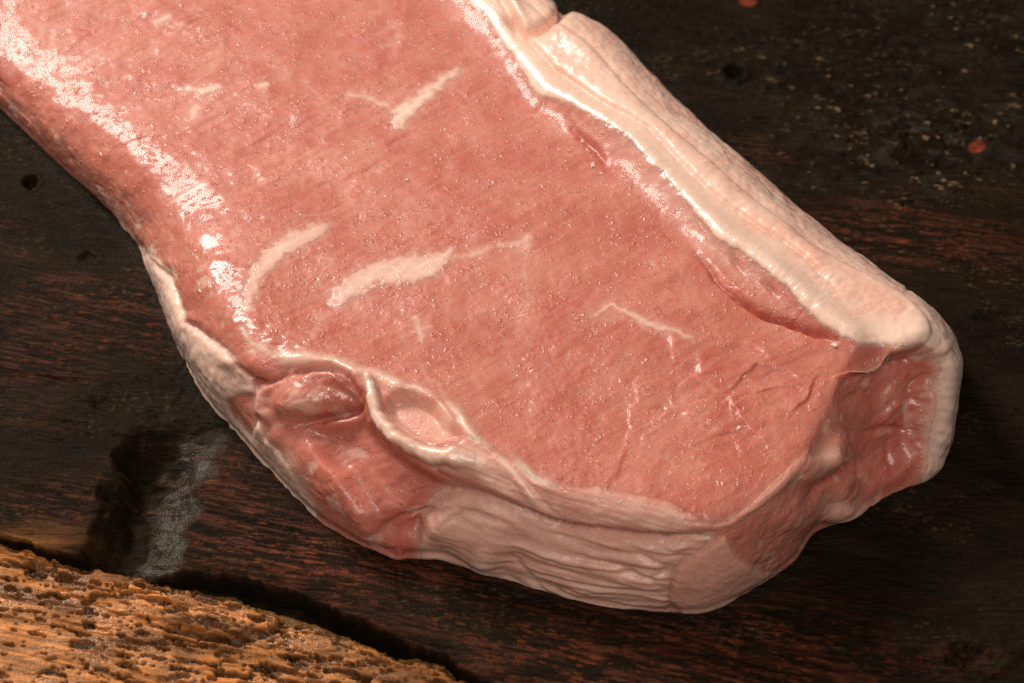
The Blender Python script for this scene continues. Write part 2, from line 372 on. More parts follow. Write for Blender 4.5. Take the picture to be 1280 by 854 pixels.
OEDGE = [(-330, 600), (-100, 650), (0, 675), (92, 701), (160, 711), (190, 720), (251, 732), (292, 742), (319, 750), (370, 766), (430, 788), (464, 804), (500, 814), (530, 818), (556, 827), (597, 853), (680, 884), (900, 942), (1700, 1142)]
def orange_plank():
    z0 = -0.0035
    ew = at(*np.array(OEDGE).T, z0)
    x = np.concatenate([np.linspace(-0.20, -0.120, 40)[:-1], np.linspace(-0.120, 0.005, 500), np.linspace(0.005, 0.14, 60)[1:]])
    ey = np.interp(x, ew[:, 0], ew[:, 1])
    ey = ey+0.0011*fbm(x*260, x*0, 0*x, 4, 6, 0.6)
    rows = np.concatenate([np.linspace(0, 0.048, 230), np.linspace(0.048, 0.11, 50)[1:]])
    X = np.repeat(x[:, None], len(rows), 1); Y = ey[:, None]-rows[None]
    P = np.stack([X, Y, np.full_like(X, z0)], -1)
    g, a = grain(P)
    PX, PY = project(P)
    wx = 0.5*fbm(g/4, a/4, 0, 2, 4); wy = 0.5*fbm(g/4, a/4, 0, 2, 8)
    smooth = np.clip(np.exp(-(((PX-30)/85)**2+((PY-815)/55)**2))*1.2, 0, 1)
    A = np.array([0.40, 0.140, 0.034])*np.ones(X.shape+(1,))
    tone = fbm(g/14, a/3.2, 0, 3, 14)
    A = A*(1+0.75*tone)[..., None]
    H = 0.30*fbm(g/13, a/5, 0, 3, 15)+0.14*fbm(g/6, a/0.8, 0, 3, 16)+0.07*fbm(g/1.2, a/0.7, 0, 2, 18)
    gr = fbm(g/16, (a+0.8*fbm(g/20, a/6, 0, 2, 19))/0.55, 0, 3, 20)
    H += 0.12*gr; A = A*(1+0.8*gr)[..., None]
    dark = np.zeros_like(X)
    for gx, ga, rad, dep, sd, prob in ((5.8, 2.3, 0.40, 1.2, 21, 0.36), (3.4, 1.8, 0.38, 0.95, 22, 0.40), (1.5, 1.0, 0.34, 0.45, 23, 0.36), (13.0, 1.5, 0.36, 1.0, 24, 0.42)):
        d, idv = worley(g/gx+wx*0.5, a/ga+wy*0.7, sd)
        rr = rad*(0.55+0.7*((idv*7.31) % 1.0))
        on = (idv < prob*(1-0.75*smooth))
        m = (1-ss(rr*0.72, rr, d+0.22*fbm(g/0.8, a/0.6, 0, 2, sd+50)))*on
        H -= dep*m*(0.6+0.6*((idv*3.7) % 1.0))
        dark = np.maximum(dark, m*(0.65+0.35*((idv*5.1) % 1.0)))
    # eaten bands
    band = ss(0.15, 0.5, fbm(g/9, a/1.6, 0, 3, 33))*(1-smooth)
    H -= 0.9*band; dark = np.maximum(dark, 0.6*band*ss(-0.2, 0.3, fbm(g/2, a/0.8, 0, 2, 35)))
    gul, tg, _ = poly_d(PX, PY+2*fbm(g/3, a/3, 0, 2, 3), [(215, 782), (260, 793), (300, 797), (335, 786), (358, 778)])
    H -= 1.8*np.exp(-(gul/7)**2); dark = np.maximum(dark, 0.9*np.exp(-(gul/7)**2))
    A = A*(1-dark[..., None])+np.array([0.026, 0.012, 0.006])*dark[..., None]
    brow = ss(-0.2, 0.5, fbm(g/9, a/3, 0, 3, 36))[..., None]*0.7*(1-0.7*smooth[..., None])
    A = A*(1-brow)+np.array([0.15, 0.055, 0.019])*brow
    ed = rows[None]*np.ones_like(X)
    k = (1-ss(0.0, 0.0035, ed+0.002*fbm(g/6, a/4, 0, 2, 39)))[..., None]*0.6*ss(100, 260, PX)[..., None]
    A = A*(1-k)+np.array([0.10, 0.060, 0.018])*k
    H -= 2.0*(1-ss(0.0, 0.0028, ed+0.0012*fbm(g/3, a/3, 0, 2, 37)))
    H += 2.6*ss(120, -60, PX)*(1-ss(0.0, 0.006, ed))
    P[..., 2] += H*MM
    depth = np.array([-0.016, -0.0105, -0.0085])
    W = np.repeat(P[:, :1], 3, 1); W[..., 2] = np.minimum(depth[None], W[..., 2]-np.array([0.003, 0.002, 0.001])[None]); W[..., 1] += np.array([0.0006, 0.0005, 0.0003])
    bk = P[:, -1:].copy(); bk[..., 2] = -0.016
    P = np.concatenate([W, P, bk], 1)
    A = np.concatenate([np.repeat(np.array([[[0.075, 0.045, 0.014]]]), len(x), 0).repeat(3, 1), A, A[:, -1:]], 1)
    wet = np.clip(0.40+0.7*fbm(P[..., 0]*120, P[..., 1]*200, 0, 2, 41), 0, 1)
    nb = P.shape[1]; f = grid_faces(len(x), nb)[:, ::-1]
    i = np.arange(len(x)-1); bot = np.stack([i*nb, (i+1)*nb, (i+1)*nb+nb-1, i*nb+nb-1], -1)
    o = mesh_object('plank', P.reshape(-1, 3), np.concatenate([f, bot]), wood_material('worn_orange_wood', 200.0, 1300.0, -GA, 0.40, 0.6, 0.22), TABLE, {'albedo': A.reshape(-1, 3), 'wet': wet.ravel()})
    o['label'] = 'orange-brown plank with a pitted, worm-eaten surface'
orange_plank()

def bearer():
    x = np.linspace(-0.22, 0.22, 220); y = np.linspace(-0.20, 0.02, 110)
    X, Y = np.meshgrid(x, y, indexing='ij'); P = np.stack([X, Y, 0*X], -1); g, a = grain(P)
    P[..., 2] = -0.0068+0.0016*fbm(g/7, a/1.2, 0, 3, 51)+0.0008*fbm(g/2, a/0.8, 0, 3, 53)
    PX, PY = project(P); P[..., 2] -= 0.006*np.exp(-(((PX-470)/45)**2+((PY-788)/22)**2))
    P[..., 2] = np.where(Y > np.interp(X, EW[:, 0], EW[:, 1])+0.0012, -0.0155, P[..., 2])
    A = np.array([0.016, 0.010, 0.004])*(1+0.6*fbm(g/5, a/1.2, 0, 3, 52))[..., None]
    T = P.copy(); T[..., 2] = -0.016
    n = X.size
    # solid: top sheet, flat underside and four sides
    f1 = grid_faces(220, 110); f2 = grid_faces(220, 110)[:, ::-1]+n
    idx = np.arange(n).reshape(220, 110)
    loop = np.concatenate([idx[:-1, 0], idx[-1, :-1], idx[:0:-1, -1], idx[0, :0:-1]]); l2 = np.roll(loop, -1)
    f3 = np.stack([loop, loop+n, l2+n, l2], -1)
    o = mesh_object('bearer', np.concatenate([P.reshape(-1, 3), T.reshape(-1, 3)]), np.concatenate([f1, f2, f3]), wood_material('bearer_wood', 160.0, 1300.0, -GA, 0.6, 0.6), TABLE, {'albedo': np.concatenate([A.reshape(-1, 3)]*2), 'wet': np.full(2*n, 0.2)})
bearer()

# ------------------------------------------------------------------ the cut of pork: one sculpted closed skin, parts lifted from it
SPINE = [(0.0, 40, -180, 10.5), (0.2, 200, -20, 12.5), (0.45, 430, 170, 19.5), (0.65, 600, 320, 25.0), (0.85, 780, 455, 27.5), (1.0, 900, 540, 27.5)]
NL = 1750; NT = 200; NS1 = 62; NS2 = 58; NB = 7
def build_skin():
    n = len(ST)
    rim = at([s[0][0] for s in ST], [s[0][1] for s in ST], np.array([s[0][2] for s in ST])*MM)
    bot = at([s[2][0] for s in ST], [s[2][1] for s in ST], np.array([s[2][2] for s in ST])*MM)
    mid = np.stack([at(s[1][0], s[1][1], s[1][2]*MM) if s[1] else bot[k]+(rim[k]-bot[k])*np.array([0.02, 0.02, 0.42]) for k, s in enumerate(ST)])
    spf = np.array([s[3] for s in ST]); soft = np.array([s[4] for s in ST])
    sx = np.array(SPINE)
    SPW = at(sx[:, 1], sx[:, 2], sx[:, 3]*MM)
    seg = np.linalg.norm(np.roll(mid, -1, 0)-mid, axis=1)
    vis = np.ones(n); vis[-6:] = 0.25; vis[0] = 0.25; vis[1] = 0.5
    seg = seg*vis
    cum = np.concatenate([[0], np.cumsum(seg)])
    t = np.linspace(0, cum[-1], NL, endpoint=False)
    def ip(v):
        v = np.asarray(v, float)
        vv = np.concatenate([v, v[:1]], 0)
        if v.ndim == 1: return np.interp(t, cum, vv)
        return np.stack([np.interp(t, cum, vv[:, k]) for k in range(v.shape[1])], -1)
    R, M, B = ip(rim), ip(mid), ip(bot); F = ip(spf); SF = ip(soft)
    R = gsmooth(R, 15.0, 0, True); M = gsmooth(M, 11.0, 0, True); B = gsmooth(B, 9.0, 0, True); B[:, 2] -= 0.0014; wob = np.sin(2*np.pi*np.arange(NL)/NL)*0+np.arange(NL)*1.0; nz = 0.0008*fbm(wob/38, 0*wob, 0*wob, 3, 601); out2 = B-at(560, 330, 0.0); out2[:, 2] = 0; out2 /= np.linalg.norm(out2, axis=1, keepdims=True); B = B+out2*nz[:, None]; M = M+out2*(0.6*np.roll(nz, 9))[:, None]; F = gsmooth(F, 16.0, 0, True); SF = gsmooth(SF, 10, 0, True)
    S = np.stack([np.interp(F, sx[:, 0], SPW[:, k]) for k in range(3)], -1)
    cen = at(560, 330, 0.0)
    U = B+(cen-B)*0.10; U[:, 2] = -0.0014
    US = S.copy(); US[:, 2] = -0.0014
    parts = []; rr = []
    for a, b, k, r0 in ((S, R, NT, 0), (R, M, NS1, 1), (M, B, NS2, 2), (B, U, 3, 3), (U, US, 4, 3.3)):
        q = np.linspace(0, 1, k, endpoint=False)
        pc = a[:, None]+(b-a)[:, None]*q[None, :, None]
        if r0 == 0: pc[..., 2] = a[:, None, 2]+(b-a)[:, None, 2]*q[None]**11
        parts.append(pc); rr.append(r0+q*(0.3 if r0 == 3 else 1))
    parts.append(US[:, None]); rr.append(np.array([4.3]))
    P = np.concatenate(parts, 1); rr = np.concatenate(rr)
    Ps = gsmooth(P, 24.0, 1, False); Pt = gsmooth(P, 7.0, 1, False)
    k = SF[:, None, None]
    Q = Pt*(1-k)+Ps*k
    jr = np.exp(-((np.arange(P.shape[1])-NT)/46.0)**4)[None, :, None]
    Q = gsmooth(P, 9.0, 1, False)*(1-jr)+Q*jr
    # keep spine and underside as they were
    j = np.arange(P.shape[1]); n_side = NT+NS1+NS2
    keep = (np.clip(1-j/40.0, 0, 1)+ss(n_side-26, n_side-4, j)).clip(0, 1)[None, :, None]
    Q = Q*(1-keep)+P*keep
    return Q, rr, t/cum[-1]
BASE, RR, TT = build_skin()
NRING = BASE.shape[1]
def normals(Q):
    du = np.roll(Q, -1, 0)-np.roll(Q, 1, 0)
    dv = np.empty_like(Q); dv[:, 1:-1] = Q[:, 2:]-Q[:, :-2]; dv[:, 0] = Q[:, 1]-Q[:, 0]; dv[:, -1] = Q[:, -1]-Q[:, -2]
    n = np.cross(dv, du); l = np.linalg.norm(n, axis=-1, keepdims=True)
    return n/np.maximum(l, 1e-12)
NRM = normals(BASE)
NRM = gsmooth(gsmooth(NRM, 6.0, 0, True), 5.0, 1, False); NRM /= np.linalg.norm(NRM, axis=-1, keepdims=True)
NRM[:, :4] = (0, 0, 1)
if NRM[:, NT//2, 2].mean() < 0: NRM = -NRM; NRM[:, :4] = (0, 0, 1)
PXg, PYg = project(BASE)
shape = PXg.shape
X = PXg.ravel(); Y = PYg.ravel(); R = np.repeat(RR[None], NL, 0).ravel(); T = np.repeat(TT[:, None], NRING, 1).ravel()
W3 = BASE.reshape(-1, 3)*1000.0; wx, wy, wz = W3.T
LS = T*1500.0                                     # running coordinate along the skirt, about px
side = ss(0.96, 1.08, R); top = 1-side
H = np.zeros(X.size); FAT = np.zeros(X.size); RED = np.zeros(X.size); WET = np.full(X.size, 0.35); PINK = np.zeros(X.size)

def near(pts, m):
    p = np.asarray([q[:2] for q in pts], float)
    return np.where((X > p[:, 0].min()-m) & (X < p[:, 0].max()+m) & (Y > p[:, 1].min()-m) & (Y < p[:, 1].max()+m) & (R < 3.0))[0]
def line(pts, m=40, wob=0.0, seed=0):
    i = near(pts, m)
    x, y = X[i], Y[i]
    if wob: x = x+wob*fbm(wx[i]/1.6, wy[i]/1.6, wz[i]/1.6, 2, seed); y = y+wob*fbm(wx[i]/1.6, wy[i]/1.6, wz[i]/1.6, 2, seed+40)
    d, t, s = poly_d(x, y, pts)
    return i, d, t, s
def widths(pts, t):
    p = np.asarray(pts, float)
    seg = np.hypot(*(p[1:, :2]-p[:-1, :2]).T); c = np.concatenate([[0], np.cumsum(seg)]); c /= c[-1]
    return np.interp(t, c, p[:, 2])
def inside(poly, m=30, wob=0.0, seed=0):
    """signed px distance, + inside"""
    i = near(poly, m); x, y = X[i], Y[i]
    if wob: x = x+wob*fbm(wx[i]/2.2, wy[i]/2.2, wz[i]/2.2, 3, seed); y = y+wob*fbm(wx[i]/2.2, wy[i]/2.2, wz[i]/2.2, 3, seed+40)
    p = list(poly)+[poly[0]]
    d, t, s = poly_d(x, y, p)
    inn = np.zeros(len(i), bool)
    for (ax, ay), (bx, by) in zip(p[:-1], p[1:]):
        c = ((ay > y) != (by > y)) & (x < (bx-ax)*(y-ay)/(by-ay+1e-9)+ax); inn ^= c
    return i, np.where(inn, d, -d)
def gauss(i, d, wd): return np.exp(-(d/wd)**2)
def crease(pts, wd, dep, red=0.5, wob=1.5, seed=0, taper=True):
    i, d, t, s = line(pts, 30, wob, seed)
    tp = np.sin(np.pi*np.clip(t, 0.03, 0.97))**0.6 if taper else 1.0
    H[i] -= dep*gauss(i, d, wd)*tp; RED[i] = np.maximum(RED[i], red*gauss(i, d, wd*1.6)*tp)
def ridge(pts, wd, h, fat=0.0, wob=1.5, seed=0, taper=True):
    i, d, t, s = line(pts, 40, wob, seed)
    tp = np.sin(np.pi*np.clip(t, 0.03, 0.97))**0.6 if taper else 1.0
    H[i] += h*gauss(i, d, wd)*tp
    if fat: FAT[i] = np.maximum(FAT[i], fat*gauss(i, d, wd*1.2)*tp)
def ledge(pts, wd, h, wob=2.0, seed=0):
    """surface is h higher on the left of the line's direction of travel (image y down), fading out"""
    i, d, t, s = line(pts, 60, wob, seed)
    tp = np.sin(np.pi*np.clip(t, 0.02, 0.98))**0.5
    H[i] += h*tp*np.where(s < 0, np.exp(-(d/wd)**1.0), 0)*ss(0, 2.5, d)
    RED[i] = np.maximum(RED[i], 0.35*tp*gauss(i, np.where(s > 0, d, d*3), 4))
def blob(cx, cy, rx, ry, h, ang=0.0, pw=2.0):
    i = near([(cx, cy)], max(rx, ry)*2.2)
    c, s = math.cos(ang), math.sin(ang); dx = X[i]-cx; dy = Y[i]-cy
    q = np.hypot((dx*c+dy*s)/rx, (-dx*s+dy*c)/ry)
    e = np.exp(-q**pw); H[i] += h*e
    return i, e

# ---- broad forms
H += 0.55*fbm(wx/22, wy/22, wz/22, 2, 101)*ss(0, 20, R*NT)
blob(300, 330, 130, 90, 1.2, -0.7); blob(620, 430, 220, 90, -0.5, 0.7); blob(500, 60, 200, 90, 0.6, 0.7)
blob(905, 590, 90, 45, 0.9, -0.5)

# ---- fat cap along the upper right
FATIN = [(440, -180), (520, -70), (577, 0), (602, 17), (619, 42), (641, 76), (672, 126), (717, 141), (757, 163), (785, 180), (807, 206), (830, 226), (862, 266), (891, 303), (912, 318), (937, 333), (961, 352), (985, 372), (1004, 394), (1028, 413), (1052, 429), (1076, 438)]
FATEND = [(1098, 431), (1124, 437), (1146, 431), (1163, 439), (1171, 462), (1166, 505), (1160, 545), (1154, 575), (1148, 596), (1152, 615)]
FATPOLY = FATIN+FATEND+[(1215, 620), (1260, 430), (1130, 250), (900, 20), (640, -220)]
i, sd = inside(FATPOLY, 60, 3.4, 7)
FS = np.full(X.size, -60.0); FS[i] = sd
fend = ss(1060, 1110, X)*ss(425, 445, Y); fc = ss(-2.0-6*fend, 4.0+5*fend, FS); FAT = np.maximum(FAT, fc)
soft_edge = ss(-40, 0, FS)*0.30*ss(700, 820, X)*(1-ss(930, 1000, X)); FAT = np.maximum(FAT, soft_edge)
H += 1.1*ss(-12, 12, FS)*top*(0.35+0.65*ss(580, 720, X))
# bright ridge beside the lean
RID = [(440, -160), (530, -75), (592, 0), (622, 36), (652, 76), (690, 122), (738, 151), (790, 186), (850, 248), (908, 303), (958, 338), (1008, 382), (1062, 424)]
i, d, t, s = line(RID, 60)
H[i] += 2.0*gauss(i, d, 20)*(0.45+0.55*ss(600, 720, X[i]))
along = t*1300
rib = fbm(along/3.0+0.05*d*s+0.8*fbm(wx[i]/3, wy[i]/3, 0*d, 2, 112), d*s/9.0, 0*d, 3, 111)*(0.5+fbm(wx[i]/7, wy[i]/7, 0*d, 2, 113))
H[i] += 0.16*rib*gauss(i, d, 18)*ss(640, 760, X[i])+0.03*rib*gauss(i, d, 16)
WET[i] = np.maximum(WET[i], (0.25+0.75*ss(-10, 6, FS[i]))*gauss(i, d, 24)*ss(600, 720, X[i])+0.35*gauss(i, d, 20))
# groove and outer lobe
GRV = [(560, -60), (610, 5), (655, 48), (675, 70), (695, 93), (728, 115), (757, 135), (785, 149), (807, 163), (830, 185), (855, 213), (884, 241), (918, 266), (945, 286), (979, 308), (1006, 328), (1040, 361), (1055, 385)]
i, d, t, s = line(GRV, 60, 1.2, 3)
ends = ss(1.0, 0.9, t)
H[i] -= 1.1*gauss(i, d, 2.4)*ends*(0.6+0.4*ss(0.5, 0.2, t)); H[i] += 0.6*np.where(s < 0, gauss(i, d-9, 12), 0)*ends
PINK[i] += 0.0*d
crease([(640, 30), (655, 47), (668, 44), (680, 36), (694, 25), (705, 12)], 7, 3.4, 0.0, 1.0, 5, False)
i, e = blob(688, 45, 16, 9, -0.6, -0.4); PINK[i] += 0.6*e
crease([(604, -30), (628, 5), (648, 38)], 6, 1.8, 0.1); ridge([(618, -30), (640, 2), (657, 36)], 7, 1.4); ridge([(585, -40), (612, 0), (638, 40)], 7, 0.8)
i, e = blob(735, 60, 46, 34, 1.6, 0.6); i, e = blob(700, 45, 22, 20, 1.0)
crease([(692, 40), (702, 50), (704, 66)], 2.0, 0.35, 0.0); 
for k, (cx, cy, rx, ry, h) in enumerate(((880, 190, 60, 26, 0.7), (970, 265, 50, 22, 0.6), (1070, 330, 60, 26, 0.5), (1150, 400, 40, 22, 0.8), (820, 130, 40, 24, -0.5), (1010, 300, 30, 16, -0.4))): blob(cx, cy, rx, ry, h, 0.72)
crease([(1130, 372), (1140, 352), (1128, 340)], 3.5, 0.6, 0.0); crease([(1120, 380), (1132, 392), (1120, 400)], 3, 0.3, 0.0)
fz = fc*ss(10, 50, FS)
H += fz*(0.40*fbm(wx/12, wy/12, wz/12, 2, 120)+0.20*fbm(wx/3, wy/3, wz/3, 3, 121)+0.15*fbm(wx/0.9, wy/0.9, wz/0.9, 2, 122))
WET = np.maximum(WET, fz*0.75*ss(-0.1, 0.5, fbm(wx/4, wy/4, wz/4, 2, 124)))
PINK += 0.22*fc
PINK += fz*(0.30+0.55*ss(-0.1, 0.6, fbm(wx/7, wy/7, wz/7, 3, 123)+0.15))
# lumpy rim that laps over the end
LAP = [(1076, 434), (1098, 424), (1124, 429), (1146, 423), (1168, 430), (1183, 452), (1180, 500), (1174, 545), (1166, 580)]
i, d, t, s = line(LAP, 60, 1.5, 8)
H[i] += (1.5+0.7*fbm(t*22, 0*t, 0*t, 2, 131))*gauss(i, d, 14)*ss(0.12, 0.40, t)
WET[i] = np.minimum(WET[i], 1-0.75*gauss(i, d, 20))

# ---- end face, sunk behind the lapping fat
ENDP = [(1044, 462), (1076, 442), (1098, 436), (1124, 441), (1150, 436), (1163, 446), (1168, 465), (1163, 505), (1157, 545), (1150, 580), (1135, 606), (1100, 625), (1060, 640), (1040, 600), (1032, 560), (1042, 525), (1040, 490)]
i, sd = inside(ENDP, 40, 2.5, 9)
e = ss(-2, 9, sd)
H[i] -= 4.0*ss(-6, 16, sd)*ss(1030, 1110, X[i]); RED[i] = np.maximum(RED[i], 0.38*e); WET[i] = np.maximum(WET[i]*1.0, 0.75*e)
H[i] += e*(0.5*fbm(wx[i]/7+0.5*wy[i]/7, (wz[i]-0.35*wx[i])/1.6, 0*wx[i], 3, 141)+0.2*fbm(wx[i]/1.5, wy[i]/1.5, wz[i]/1.5, 2, 142))
PINK[i] += 0.5*e*ss(-0.1, 0.5, fbm(wx[i]/5, (wz[i]-0.35*wx[i])/2.0, 0*wx[i], 2, 143))
for k, pl in enumerate(([(1050, 505), (1075, 493), (1098, 492), (1100, 503)], [(1062, 475), (1100, 462), (1150, 455)], [(1090, 545), (1120, 540), (1150, 545)], [(1140, 500), (1165, 470), (1172, 500)], [(1125, 560), (1118, 590), (1112, 612)])): crease(pl, 3.2, 1.1, 0.75, 2, 20+k)
blob(1130, 512, 16, 32, 1.2, 0.25); blob(1085, 520, 26, 14, 1.0, 0.2); blob(1150, 585, 14, 16, 1.4); blob(1115, 605, 16, 14, 1.0)
# tongues of lean and fat below the end face
for k, (cx, cy, rx, ry, h, a) in enumerate(((1045, 560, 14, 26, 1.8, 0.5), (1062, 570, 9, 14, 0.9, 0.4), (1020, 585, 24, 14, 1.2, -0.7), (1070, 610, 26, 18, 1.5, -0.6), (1055, 640, 30, 12, 1.2, -0.2), (1000, 640, 30, 20, 0.9, -0.6))):
    i, e = blob(cx, cy, rx, ry, h*1.5, a, 3.5); PINK[i] += 0.35*e
i, e = blob(1056, 636, 30, 16, 0.0); FAT[i] = np.maximum(FAT[i], 0.55*e)
i, e = blob(1025, 572, 18, 9, 0.6, -0.9); FAT[i] = np.maximum(FAT[i], 0.6*e)
crease([(1000, 632), (1030, 603), (1060, 585), (1085, 575)], 4, 1.6, 0.6, 2, 31); crease([(1085, 575), (1080, 600), (1090, 630)], 6, 1.6, 0.7, 2, 32)

# ---- silver-skin band round the front edge
BAND = [(585, 545), (615, 562), (640, 572), (665, 596), (687, 608), (702, 609), (749, 607), (771, 615), (802, 619), (840, 629), (871, 646), (890, 655), (909, 652), (940, 629), (971, 597), (990, 578), (1012, 560), (1014, 574), (1005, 586), (984, 609), (952, 635), (915, 658), (890, 664), (859, 669), (827, 672), (796, 669), (771, 663), (734, 662), (702, 656), (674, 648), (649, 636), (623, 625), (597, 615), (563, 600), (545, 585), (560, 560)]
i, sd = inside(BAND, 40, 2.0, 11)
b = ss(-2, 4, sd); FAT[i] = np.maximum(FAT[i], b*ss(-2, 14, sd)*(0.52+0.25*fbm(wx[i]/4, wy[i]/4, wz[i]/4, 2, 151)))
H[i] += 0.40*ss(-5, 10, sd); PINK[i] += 0.22*b+0.4*b*ss(-0.2, 0.4, fbm(LS[i]/40, R[i]*9, 0*R[i], 2, 152))
H[i] += 0.16*b*fbm(LS[i]/22, R[i]*38, 0*R[i], 2, 153)
crease([(610, 622), (650, 638), (700, 658), (750, 664), (800, 672), (850, 672), (890, 666)], 5.5, 2.2, 0.3, 1.5, 33)
crease([(645, 590), (662, 606), (690, 640), (705, 645)], 3, 0.7, 0.4, 1.5, 34); crease([(655, 590), (668, 600), (680, 606)], 2.5, 0.5, 0.6)
ridge([(612, 565), (640, 590), (665, 620), (690, 645)], 7, 0.8, 0.9); ridge([(640, 572), (668, 600), (700, 612)], 6, 0.7, 0.9)
i, e = blob(625, 600, 22, 14, -0.6, 0.6); RED[i] = np.maximum(RED[i], 0.35*e)
ridge([(900, 660), (940, 636), (980, 600), (1010, 566)], 4.5, 0.3, 0.28)
# wrinkled pale membrane down the front
MEMB = [(520, 655), (535, 625), (560, 606), (600, 618), (650, 640), (705, 660), (770, 666), (830, 674), (892, 668), (880, 685), (850, 700), (838, 720), (836, 760), (800, 785), (700, 775), (600, 740), (530, 715)]
i, sd = inside(MEMB, 40, 3.0, 12)
m = ss(-12, 12, sd); FAT[i] = np.maximum(FAT[i], m*(0.60+0.25*fbm(wx[i]/5, wy[i]/5, wz[i]/3, 3, 164))); PINK[i] += m*(0.25+0.35*ss(-0.2, 0.5, fbm(LS[i]/50, R[i]*5, 0*R[i], 3, 161)))
wr = fbm(LS[i]/75+0.3*R[i], R[i]*6.5+0.6*fbm(LS[i]/60, R[i]*2, 0*R[i], 2, 5), 0*R[i], 3, 162)
H[i] += m*(0.9*(1-np.abs(wr)*2.4)*ss(590, 680, X[i])+0.12*fbm(LS[i]/10, R[i]*20, 0*R[i], 2, 163))
H[i] -= 1.3*m*ss(20, 2, sd)*ss(700, 640, Y[i]-0.18*(X[i]-560))
WET[i] = WET[i]*(1-m)+m*0.22
for cx, cy, rx, ry, h in ((605, 695, 26, 34, 1.7), (560, 668, 28, 16, 1.0), (640, 705, 20, 30, -0.9), (700, 700, 40, 24, 0.8)): 
    i, e = blob(cx, cy, rx, ry, h, 0.4)
    if h > 1.2: FAT[i] = np.maximum(FAT[i], 0.85*e)
for k, pl in enumerate(([(625, 690), (650, 705), (680, 735), (700, 745)], [(665, 720), (720, 745), (790, 757)], [(760, 690), (800, 694), (845, 712)], [(770, 712), (810, 722), (840, 716)], [(700, 690), (760, 705), (836, 735)], [(545, 660), (580, 640), (640, 655)])): crease(pl, 3.0, 0.8, 0.12, 2, 50+k)
# pale patch and red patch at the near corner
PATCH = [(843, 710), (865, 694), (906, 669), (924, 697), (955, 716), (975, 712), (934, 737), (885, 775), (852, 768), (836, 748)]
i, sd = inside(PATCH, 25, 1.5, 13)
m = ss(-6, 8, sd); FAT[i] = FAT[i]*(1-m)+m*0.50; PINK[i] = PINK[i]*(1-m)+0.55*m; H[i] += 0.75*ss(-1.5, 5, sd); H[i] += m*(0.06*fbm((wx[i]+wz[i])/0.8, (wx[i]-wz[i])/4, 0*wx[i], 2, 171)); WET[i] = WET[i]*(1-m)+m*0.2; RED[i] *= 1-m
REDP = [(909, 664), (952, 637), (992, 612), (1004, 640), (988, 682), (960, 716), (930, 700)]
i, sd = inside(REDP, 25, 2.0, 14)
m = ss(-9, 9, sd); RED[i] = np.maximum(RED[i], 0.06*m); PINK[i] += 0.3*m; FAT[i] *= 1-0.75*m; H[i] += m*0.16*fbm(wx[i]/1.2, wy[i]/1.2, wz[i]/1.2, 2, 172); WET[i] = np.maximum(WET[i], 0.5*m)
crease([(905, 667), (920, 695), (950, 716)], 2.5, 0.25, 0.1)

# ---- left flank: fat strip, muscle lobe, fold and hollow
LFAT = [(150, 272), (176, 306), (206, 328), (217, 338), (219, 358), (239, 402), (255, 418), (287, 437), (302, 450), (316, 470), (320, 490), (300, 492), (285, 500), (292, 520), (315, 545), (326, 520), (334, 545), (352, 566), (370, 595), (396, 640), (390, 670), (300, 600), (200, 460), (150, 330)]
i, sd = inside(LFAT, 30, 2.5, 15)
m = ss(-3, 4, sd)*ss(1.0, 1.3, R[i]); FAT[i] = np.maximum(FAT[i], m*(0.85+0.2*fbm(wx[i]/3, wy[i]/3, wz[i]/3, 2, 181))); H[i] += 0.5*ss(-3, 6, sd)
PINK[i] += 0.25*m; WET[i] = WET[i]*(1-0.5*m)
H[i] += 0.25*m*fbm(wx[i]/1.4, wy[i]/1.4, wz[i]/4, 2, 182)
crease([(150, 285), (185, 318), (214, 345), (236, 402), (285, 440), (318, 474)], 4, 0.9, 0.35, 2, 60)
for cx, cy in ((288, 452), (240, 400), (217, 330)): i, e = blob(cx, cy, 9, 7, 0.7); WET[i] = np.maximum(WET[i], e)
FOLD = [(336, 444), (362, 451), (388, 451), (418, 456), (446, 467), (477, 474), (498, 484)]
# recess under the fold
REC = [(372, 470), (400, 462), (440, 472), (460, 490), (465, 525), (500, 560), (545, 592), (590, 618), (560, 640), (535, 680), (515, 700), (470, 690), (420, 600), (370, 545), (350, 520), (345, 490)]
i, sd = inside(REC, 40, 2.0, 16)
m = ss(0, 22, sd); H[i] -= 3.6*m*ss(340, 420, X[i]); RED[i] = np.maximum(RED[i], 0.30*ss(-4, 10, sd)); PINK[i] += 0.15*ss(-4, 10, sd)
H[i] += m*(0.35*fbm(wx[i]/4, wy[i]/4, wz[i]/4, 3, 191)+0.12*fbm(wx[i]/1.2, wy[i]/1.2, wz[i]/1.2, 2, 192)); PINK[i] += 0.3*m*ss(-0.1, 0.5, fbm(wx[i]/3, wy[i]/3, wz[i]/3, 3, 193))
i, d, t, s = line(FOLD, 40, 1.5, 10)
H[i] += 1.2*gauss(i, d, 10)*ss(0, 0.25, t); FAT[i] = np.maximum(FAT[i], 0.66*gauss(i, d, 10)*ss(0, 0.15, t)); WET[i] = np.maximum(WET[i], 0.6*gauss(i, d, 9))
